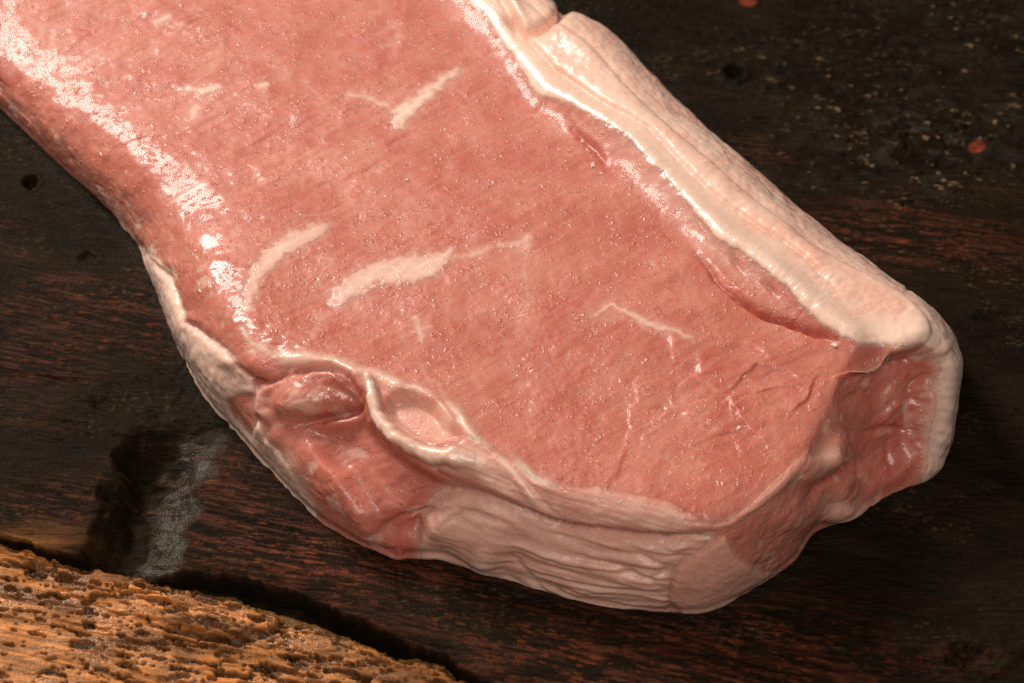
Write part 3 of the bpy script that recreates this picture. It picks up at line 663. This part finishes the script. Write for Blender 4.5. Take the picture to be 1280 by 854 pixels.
# small muscle lobe
i, e = blob(396, 497, 52, 26, 4.6, -0.22, 3.0); RED[i] = np.maximum(RED[i]*(1-e), 0.10*e); WET[i] = np.maximum(WET[i], 0.9*e); FAT[i] *= 1-e
LOBE_I, LOBE_E = i, e
ridge([(345, 478), (330, 492), (330, 512), (345, 532)], 8, 2.0, 0.35)
crease([(372, 468), (390, 461), (414, 461), (438, 475), (452, 498)], 4, 2.4, 0.9, 1, 61); crease([(372, 531), (395, 524), (415, 518), (440, 511), (455, 503)], 3.5, 2.6, 0.95, 1, 62)
i, d, t, s = line([(375, 540), (400, 534), (430, 526), (458, 516)], 30); H[i] += 1.8*gauss(i, d, 7)*np.sin(np.pi*t); WET[i] = np.maximum(WET[i], gauss(i, d, 9))
i, e = blob(322, 460, 26, 14, 1.4, 0.5, 2.5); FAT[i] *= 1-0.9*e; WET[i] = np.maximum(WET[i], 0.6*e)
crease([(300, 455), (318, 472), (338, 478), (360, 470)], 3, 1.2, 0.5, 1, 63)
for cx, cy, rx, ry, h in ((430, 600, 40, 26, 1.3), (470, 650, 26, 26, 1.5), (500, 690, 12, 16, 1.6), (390, 570, 24, 20, 0.8), (345, 545, 12, 14, 1.2), (328, 536, 8, 8, .9)): i, e = blob(cx, cy, rx, ry, h, 0.5); WET[i] = np.maximum(WET[i], 0.6*e)
crease([(478, 665), (510, 654), (540, 650), (570, 632)], 5, 1.6, 0.9, 2, 64); crease([(522, 655), (520, 680), (524, 700)], 5, 1.6, 0.7, 2, 65); crease([(395, 560), (410, 575), (430, 590)], 4, 0.9, 0.5, 2, 66)
i, e = blob(575, 605, 34, 22, -1.0, 0.4); RED[i] = np.maximum(RED[i], 0.6*e)  # dark red here is shade painted under the flap
i, e = blob(505, 680, 22, 26, 0.0); RED[i] = np.maximum(RED[i], 0.75*e)  # shade near the foot, painted as darker red
i, e = blob(365, 595, 14, 44, 0.0, -0.55); FAT[i] = np.maximum(FAT[i], 0.55*e)
# curled fat flap and its hollow
HOL = [(483, 494), (480, 515), (492, 533), (516, 549), (542, 554), (570, 549), (582, 542), (562, 520), (545, 502), (520, 490), (500, 487)]
i, sd = inside(HOL, 25, 1.0, 17)
m = ss(-1, 10, sd); H[i] -= 2.6*m; PINK[i] += 0.8*m; FAT[i] = np.maximum(FAT[i], 0.42*ss(-4, 6, sd))
FLAP = [(462, 478, 6), (468, 500, 9), (474, 522, 10), (492, 543, 11), (518, 561, 11), (545, 570, 13), (572, 572, 15), (600, 578, 15)]
i, d, t, s = line(FLAP, 50, 3.2, 18); wd = 0.74*widths(FLAP, t)*(1+0.25*fbm(t*9, 0*t, 0*t, 2, 19))
PINK[i] += 0.30*np.exp(-(d/(1.3*wd))**4)
H[i] += (2.0+0.9*fbm(t*7, 0*t, 0*t, 2, 20))*np.exp(-(d/wd)**4)*ss(1.0, 0.8, t); FAT[i] = np.maximum(FAT[i], 0.97*np.exp(-(d/(wd*1.05))**4)); WET[i] = np.maximum(WET[i], 0.8*gauss(i, d, wd)); RED[i] *= 1-np.exp(-(d/wd)**4)
for pl in ([(545, 505), (556, 520), (566, 538)], [(556, 500), (575, 520), (590, 545), (620, 566)], [(500, 484), (520, 488), (545, 500)]): ridge(pl, 6, 0.9, 0.75)
crease([(560, 530), (585, 548), (600, 556)], 2.2, 0.5, 0.5)

# ---- the cut face: marbling, cracks, ledges, fibres
fa_ = (wx*0.80+wy*0.60); fb_ = (-wx*0.60+wy*0.80)
def streak(pts, h=0.05, soft_=7.5, val=0.64, wob=6.0, seed=0):
    i, d, t, s = line(pts, 40, wob, seed); wd = widths(pts, t)*0.5
    tip = ss(0, 0.10, t)*ss(1.0, 0.85, t)
    br = fbm(wx[i]/1.5, wy[i]/1.5, 0*d, 3, seed+5)
    f = val*(0.80*(1-ss(-soft_, soft_, d-wd*(0.82+0.22*br)))+0.30*(1-ss(-2, 11, d-wd*(1.0+0.3*br))))*tip
    f = np.minimum(f, val)
    f = f*(0.92+0.16*fbm(fa_[i]/5, fb_[i]/0.7, 0*d, 2, seed+9))
    FAT[i] = np.maximum(FAT[i], f); H[i] += h*f; WET[i] = WET[i]*(1-0.2*f)
    return i, f
STA = [(304, 404, 5), (308, 386, 9), (322, 346, 15), (346, 320, 21), (374, 302, 20), (400, 288, 12), (422, 273, 3)]
STB = [(411, 388, 4), (422, 372, 13), (450, 353, 22), (476, 340, 26), (508, 337, 28), (538, 331, 24), (558, 318, 13), (576, 306, 4)]
STC = [(490, 167, 5), (500, 148, 14), (522, 130, 12), (536, 118, 7), (556, 102, 4), (582, 83, 3)]
PARTMASK = {}
def keepmask(nm, iv):
    a = np.zeros(X.size); a[iv[0]] = iv[1]; PARTMASK[nm] = a
keepmask('a', streak(STA, seed=71)); keepmask('b', streak(STB, seed=72)); keepmask('c', streak(STC, seed=73, val=0.9))
for k, (pts, v) in enumerate((
    ([(427, 119, 2), (454, 122, 4), (493, 138, 6)], 0.5), ([(618, 306, 3), (640, 306, 7), (657, 304, 12), (664, 288, 8)], 0.42), ([(659, 312, 3), (655, 335, 2), (660, 366, 1), (661, 388, 3)], 0.22),
    ([(517, 390, 2), (525, 411, 7), (529, 430, 2)], 0.5), ([(512, 414, 2), (526, 411, 5), (540, 404, 2)], 0.4), ([(734, 400, 2), (766, 379, 4), (787, 392, 6), (817, 407, 6), (850, 415, 5), (864, 424, 5), (868, 440, 4)], 0.6),
    ([(230, 110, 2), (255, 115, 8), (282, 108, 3)], 0.75), ([(318, 108, 3), (330, 107, 7), (338, 106, 2)], 0.7), ([(192, 30, 2), (206, 23, 6), (216, 18, 2)], 0.7), ([(238, 150, 3), (245, 130, 4)], 0.6),
    ([(205, 258, 2), (240, 236, 5), (265, 226, 2)], 0.55), ([(60, 28, 3), (30, 70, 5), (8, 100, 4)], 0.2), ([(130, 65, 4), (95, 85, 8), (70, 95, 4)], 0.25), ([(590, 390, 2), (610, 384, 3)], 0.3), ([(300, 405, 3), (316, 430, 6), (340, 444, 7), (364, 450, 6)], 0.6), ([(380, 440, 3), (400, 400, 10), (440, 372, 3)], 0.15), ([(560, 320, 3), (590, 318, 8), (620, 306, 3)], 0.3))):
    streak(pts, 0.06, 2.5, v, 3.0, 200+k)
# cracks near the fat cap
crease([(868, 318), (884, 335), (901, 358), (925, 377), (945, 388)], 2.6, 1.1, 0.7, 2, 81)
crease([(918, 372), (940, 386), (962, 396), (996, 408), (1022, 420), (1046, 430)], 3.0, 3.0, 0.9, 1.5, 82)
crease([(912, 322), (920, 334), (929, 346)], 2.4, 1.0, 0.7, 1, 83); crease([(952, 352), (960, 362), (972, 374)], 2.6, 1.3, 0.7, 1, 84)
crease([(712, 158), (728, 175), (746, 189), (757, 208)], 3.6, 1.3, 0.6, 1.5, 85); crease([(668, 145), (690, 128)], 3, 0.4, 0.3)
ledge([(880, 322), (905, 352), (935, 376), (965, 390), (1010, 408)], 22, 0.6, 2, 86)
for k, (pts, wd, h) in enumerate((
    ([(776, 564), (788, 534), (786, 512), (799, 495), (793, 478), (800, 468), (835, 468), (862, 470)], 26, -0.55),
    ([(862, 468), (894, 490), (911, 501), (923, 525), (948, 549), (964, 568)], 24, 0.7),
    ([(910, 490), (930, 470), (950, 455), (985, 465), (1000, 480)], 20, 0.8),
    ([(940, 495), (965, 485), (985, 482), (1000, 490)], 16, 0.7), ([(990, 520), (1012, 495), (1022, 470)], 14, 0.8),
    ([(770, 600), (778, 575), (786, 560)], 22, 0.5), ([(735, 640), (760, 610), (768, 590)], 14, 0.3), ([(930, 430), (950, 440), (965, 455)], 12, 0.6),
    ([(505, -10), (500, 40), (494, 62), (484, 84)], 18, 0.5), ([(430, 125), (424, 150), (412, 165)], 14, 0.35), ([(350, 405), (380, 392), (402, 382), (420, 392)], 22, -0.6), ([(420, 470), (445, 478), (465, 470)], 12, 0.3), ([(480, 190), (492, 178), (500, 170)], 12, .25),
    ([(565, 115), (580, 122), (590, 135)], 10, 0.3), ([(425, 230), (460, 210), (485, 195)], 14, 0.25), ([(135, 190), (175, 175), (225, 165)], 18, 0.3), ([(90, 60), (115, 42), (90, 35)], 12, 0.3))):
    ledge(pts, wd, h*0.7, 2.5, 300+k)
lean = (1-np.clip(FAT, 0, 1))
tl = top*lean
# fibre direction runs up to the right over the left half
fa = (wx*0.80+wy*0.60); fb = (-wx*0.60+wy*0.80)
left = ss(720, 380, X+0.5*Y)
fib = fbm(fa/9, fb/1.5, wz/9, 3, 401)
dsh, _, _ = poly_d(X, Y, [(-80, 10), (18, 112), (95, 175), (172, 232), (232, 286), (270, 345), (295, 395)]); nsh = 1-0.92*np.exp(-(dsh/78)**4)
H += tl*left*nsh*0.20*fib
cn = fbm(fa/26, fb/4.2, wz/20, 3, 403); cm = ss(-0.15, 0.35, fbm(wx/16, wy/16, 0*wx, 2, 404))
cr = np.exp(-(cn/0.035)**2)*cm
H -= tl*nsh*(0.25+0.75*left)*0.17*cr; RED += tl*(0.25+0.75*left)*0.22*np.exp(-(cn/0.07)**2)*cm
vn = fbm(wx/15, wy/11, 0*wx, 3, 405); vm_ = ss(0.12, 0.45, fbm(wx/13, wy/13, 0*wx, 2, 406))
FAT = np.maximum(FAT, tl*0.16*np.exp(-(vn/0.030)**2)*vm_)
rightm = np.exp(-(((X-900)/150)**2+((Y-490)/85)**2))
fq = fbm((wx*0.9+wy*0.5)/12+0.5*fbm(wx/6, wy/6, 0*wx, 2, 408), (-wx*0.5+wy*0.9)/10, 0*wx, 2, 407)*2.6; fq2 = np.floor(fq)+ss(0.62, 1.0, fq-np.floor(fq))
H += tl*0.24*fq2*(rightm+0.2)
RED += tl*left*0.18*ss(0.15, 0.6, fib)
H += tl*(0.26*fbm(wx/6.5, wy/6.5, wz/6.5, 2, 410)+0.10*fbm(wx/2.4, wy/2.4, wz/2.4, 2, 411)+0.030*fbm(wx/0.95, wy/0.95, wz/0.95, 2, 412))
# moist beads and nubs that catch the lamp
bd, bid = worley(wx/0.95, wy/0.95, 421)
dens = ss(-0.35, 0.5, fbm(wx/9, wy/9, 0*wx, 3, 422))
H += tl*0.10*np.exp(-(bd/0.24)**2)*(bid < 0.45*dens+0.04)
# elongated wrinkles along the rounded left shoulder
d, t, s = poly_d(X, Y, [(-80, 10), (18, 112), (95, 175), (172, 232), (232, 286), (270, 345), (295, 395)])
sh = np.exp(-(d/34)**2)*lean*(R < 1.6)
H += sh*(0.10*fbm(t*70+0.8*fbm(wx/4, wy/4, 0*d, 2, 435), d*s/12.0, 0*d, 3, 431))*(R < 1.02)+sh*(0.24*fbm(wx/2.6, wy/2.6, wz/2.6, 3, 433)+0.75*fbm(wx/8, wy/8, wz/8, 2, 434))
WET = np.maximum(WET, sh*(0.30+0.55*ss(-0.15, 0.35, fbm(wx/5, wy/5, wz/5, 2, 436))))
i, e = blob(355, 420, 62, 26, 0.5, 0.1); sh2 = e*lean[i]
H[i] += sh2*0.30*fbm((X[i]+0.4*Y[i])/9, (Y[i]-0.2*X[i])/5, 0*e, 3, 432); WET[i] = np.maximum(WET[i], 0.95*sh2)
# general grain on the flanks
H += side*lean*(0.14*fbm(wx/2, wy/2, wz/2, 3, 441)+0.28*fbm(wx/4.5, wy/4.5, wz/4.5, 3, 443)-0.18*np.exp(-(fbm(wx/6, wy/6, wz/4, 3, 444)/0.05)**2))
FAT = np.maximum(FAT, side*0.45*ss(0.22, 0.55, fbm(wx/4, wy/4, wz/4, 3, 445))); H += np.clip(FAT, 0, 1)*(0.05+0.05*side)*fbm(wx/0.9, wy/0.9, wz/0.9, 2, 442)+np.clip(FAT, 0, 1)*side*0.16*fbm(wx/2.4, wy/2.4, wz/1.2, 3, 446)
# damp mottling
WET = np.where((FS < -2) & (FS > -48) & (R < 1), np.minimum(WET, 0.30), WET)
WET = np.clip(WET*(0.75+0.5*ss(-0.4, 0.5, fbm(wx/6, wy/6, wz/6, 3, 451))), 0, 1)
H[R > 3.0] = 0.0
H = np.where(H < 0, H*(1-ss(2.25, 2.75, R)), H)
H *= 1-ss(2.86, 2.97, R)
# one value at the seam along the spine
H2 = gsmooth(gsmooth(H.reshape(shape), 0.8, 0, True), 0.8, 1, False); k = np.clip(1-np.arange(NRING)/10.0, 0, 1)[None]
OUT = BASE+NRM*((H2)[..., None]*MM)
OUT[..., 2] = np.maximum(OUT[..., 2], -0.0014)

# colour of the flesh, with shade painted into recesses of the left flank
FAT = np.clip(FAT, 0, 1); RED = np.clip(RED, 0, 1); PINK = np.clip(PINK, 0, 1)
mot = fbm(wx/11, wy/11, wz/11, 3, 501); mot2 = fbm(wx/1.3, wy/1.3, wz/1.3, 2, 502)
c_lean = np.array([0.52, 0.145, 0.098]); c_pale = np.array([0.70, 0.31, 0.225]); c_red = np.array([0.47, 0.085, 0.060]); c_fat = np.array([0.84, 0.615, 0.495]); c_pfat = np.array([0.78, 0.405, 0.305])
k = (0.36*ss(-0.4, 0.6, mot)+0.06+0.12*mot2+0.16*left*top*fib+0.22*top*fbm(fa/6, fb/0.7, wz/6, 2, 503)-0.08)[:, None]
COL = c_lean*(1-k)+c_pale*k
k = (0.06*left*top+0.18*side*(1-RED))[:, None]; COL = COL*(1-k)+c_pale*k
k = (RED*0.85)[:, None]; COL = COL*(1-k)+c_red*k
k = (PINK*0.5*(1-FAT))[:, None]; COL = COL*(1-k)+c_pale*k
fatc = c_fat*(1-PINK*0.75)[:, None]+c_pfat*(PINK*0.75)[:, None]
fatc = fatc*(1+0.05*mot2)[:, None]
COL = COL*(1-FAT[:, None])+fatc*FAT[:, None]
COL = np.clip(COL, 0.01, 0.95)

STEAK = bpy.data.objects.new('raw_pork_loin', None); sc.collection.objects.link(STEAK)
STEAK.location = (0, 0, 0)
STEAK['label'] = 'thick raw pink pork loin cut with white fat cap on dark wood'; STEAK['category'] = 'meat'
FACES = grid_faces(NL, NRING, True)
flip = NRM[:, NT//2, 2].mean() > 0
V = OUT.reshape(-1, 3)
NV = normals(OUT); NV[:, :4] = (0, 0, 1)
if NV[:, NT//2, 2].mean() < 0: NV = -NV; NV[:, :4] = (0, 0, 1)
NV = NV.reshape(-1, 3)
# orientation check on one top face
q = FACES[NT//2]; nn = np.cross(V[q[1]]-V[q[0]], V[q[3]]-V[q[0]])
if nn[2] < 0: FACES = FACES[:, ::-1]
mesh_object('lean_meat', V, FACES, MEAT, STEAK, {'albedo': COL, 'wet': WET, 'fat': FAT})

def lift(name, m, th=0.5, out=0.10, inn=2.5, label=None, spread=0.35, mat=None):
    """a part: the skin where field m passes th, a hair proud, sinking under the lean at its border, with a closed back"""
    sel = m > th-spread
    fsel = sel[FACES].all(1) & (R[FACES].max(1) < 3.0)
    f = FACES[fsel]
    ids, inv = np.unique(f.ravel(), return_inverse=True); f = inv.reshape(-1, 4)
    e = np.clip((m[ids]-th)/spread, -1, 1)
    off = np.where(e > 0, out*ss(0, 0.8, e), 0.25*e)-0.004
    P = V[ids]; n = NV[ids]
    A = P+n*(off*MM)[:, None]
    B = BASE.reshape(-1, 3)[ids]-NRM.reshape(-1, 3)[ids]*((inn*(0.45+0.55*ss(-1, 0.8, e))+np.clip(-H2.ravel()[ids], 0, 9))*MM)[:, None]
    B[:, 2] = np.maximum(B[:, 2], -0.001)
    nv = len(ids)
    ed = np.concatenate([f[:, [0, 1]], f[:, [1, 2]], f[:, [2, 3]], f[:, [3, 0]]])
    key = ed[:, 0].astype(np.int64)*nv+ed[:, 1]; rev = ed[:, 1].astype(np.int64)*nv+ed[:, 0]
    bd_ = ed[~np.isin(key, rev)]
    walls = np.stack([bd_[:, 1], bd_[:, 0], bd_[:, 0]+nv, bd_[:, 1]+nv], -1)
    o = mesh_object(name, np.concatenate([A, B]), np.concatenate([f, f[:, ::-1]+nv, walls]), mat or FATMAT, STEAK, {'albedo': np.concatenate([COL[ids]]*2), 'wet': np.concatenate([WET[ids]]*2), 'fat': np.concatenate([FAT[ids]]*2)})
    if label: o['label'] = label
    return o
lift('fat_cap', ss(-8, 8, FS), 0.5, 0.10, 7.0, 'thick white fat cap lapping over the end of the meat')
for nm in 'abc': lift('fat_streak', PARTMASK[nm]*(R < 0.97), 0.20, 0.03, 1.3, spread=0.16, mat=CRUMB)
def polymask(poly, wob, seed, gate=None):
    a = np.zeros(X.size); i, sd = inside(poly, 25, wob, seed); a[i] = ss(-6, 6, sd)
    if gate is not None: a = a*gate
    return a
lift('silver_skin', polymask(BAND, 2.0, 11), 0.5, 0.08, 5.0, 'pinkish white skin round the front cut edge')
lift('membrane', polymask(MEMB, 3.0, 12), 0.5, 0.08, 6.0, 'wrinkled pale membrane down the front side')
lift('fat_strip', polymask(LFAT, 2.5, 15, ss(1.0, 1.3, R)), 0.5, 0.08, 4.0, 'pale fat strip along the left foot of the meat')
a = np.zeros(X.size); a[LOBE_I] = LOBE_E; lift('muscle_lobe', a, 0.45, 0.08, 4.0, 'small round muscle lobe in the side pocket', mat=MEAT)
a = np.zeros(X.size); i, d, t, s = line(FLAP, 50, 1.2, 18); a[i] = np.exp(-(d/widths(FLAP, t))**4)*ss(0, 0.05, t)*ss(1, 0.95, t); lift('fat_flap', a, 0.5, 0.10, 4.0, 'curled white fat flap round a small hollow')

# loose crumbs of fat stuck to the cut face
def crumb(px, py, size, seed):
    j = np.argmin((X-px)**2+(Y-py)**2+1e6*(R > 2.0)); p = V[j]
    n = 14
    th, ph = np.meshgrid(np.linspace(0, np.pi, n), np.linspace(0, 2*np.pi, 2*n, endpoint=False), indexing='ij')
    D = np.stack([np.sin(th)*np.cos(ph), np.sin(th)*np.sin(ph), np.cos(th)], -1).reshape(-1, 3)
    r = 1+1.1*fbm(D[:, 0]*1.3+seed, D[:, 1]*1.3, D[:, 2]*1.3, 3, seed)
    Q = D*r[:, None]*np.array([1.0, 0.7, 0.45])*size*0.8*MM
    a = seed*1.7; c, s_ = math.cos(a), math.sin(a)
    Q = np.stack([Q[:, 0]*c-Q[:, 1]*s_, Q[:, 0]*s_+Q[:, 1]*c, Q[:, 2]], -1)+p
    m = 2*n; i = np.arange(n-1)[:, None]; k = np.arange(m)[None]
    f = np.stack([i*m+k, (i+1)*m+k, (i+1)*m+(k+1) % m, i*m+(k+1) % m], -1).reshape(-1, 4)
    nv = len(Q)
    mesh_object('fat_crumb', Q, f, CRUMB, STEAK, {'albedo': np.tile([0.78, 0.48, 0.37], (nv, 1)), 'wet': np.full(nv, 0.5), 'fat': np.full(nv, 0.8)})
for k, (px, py, size) in enumerate(((741, 208, 0.95), (728, 176, 0.8), (734, 190, 0.5), (510, 225, 0.55), (1043, 434, 0.85), (923, 536, 0.75), (752, 218, 0.5))): crumb(px, py, size, k+1)
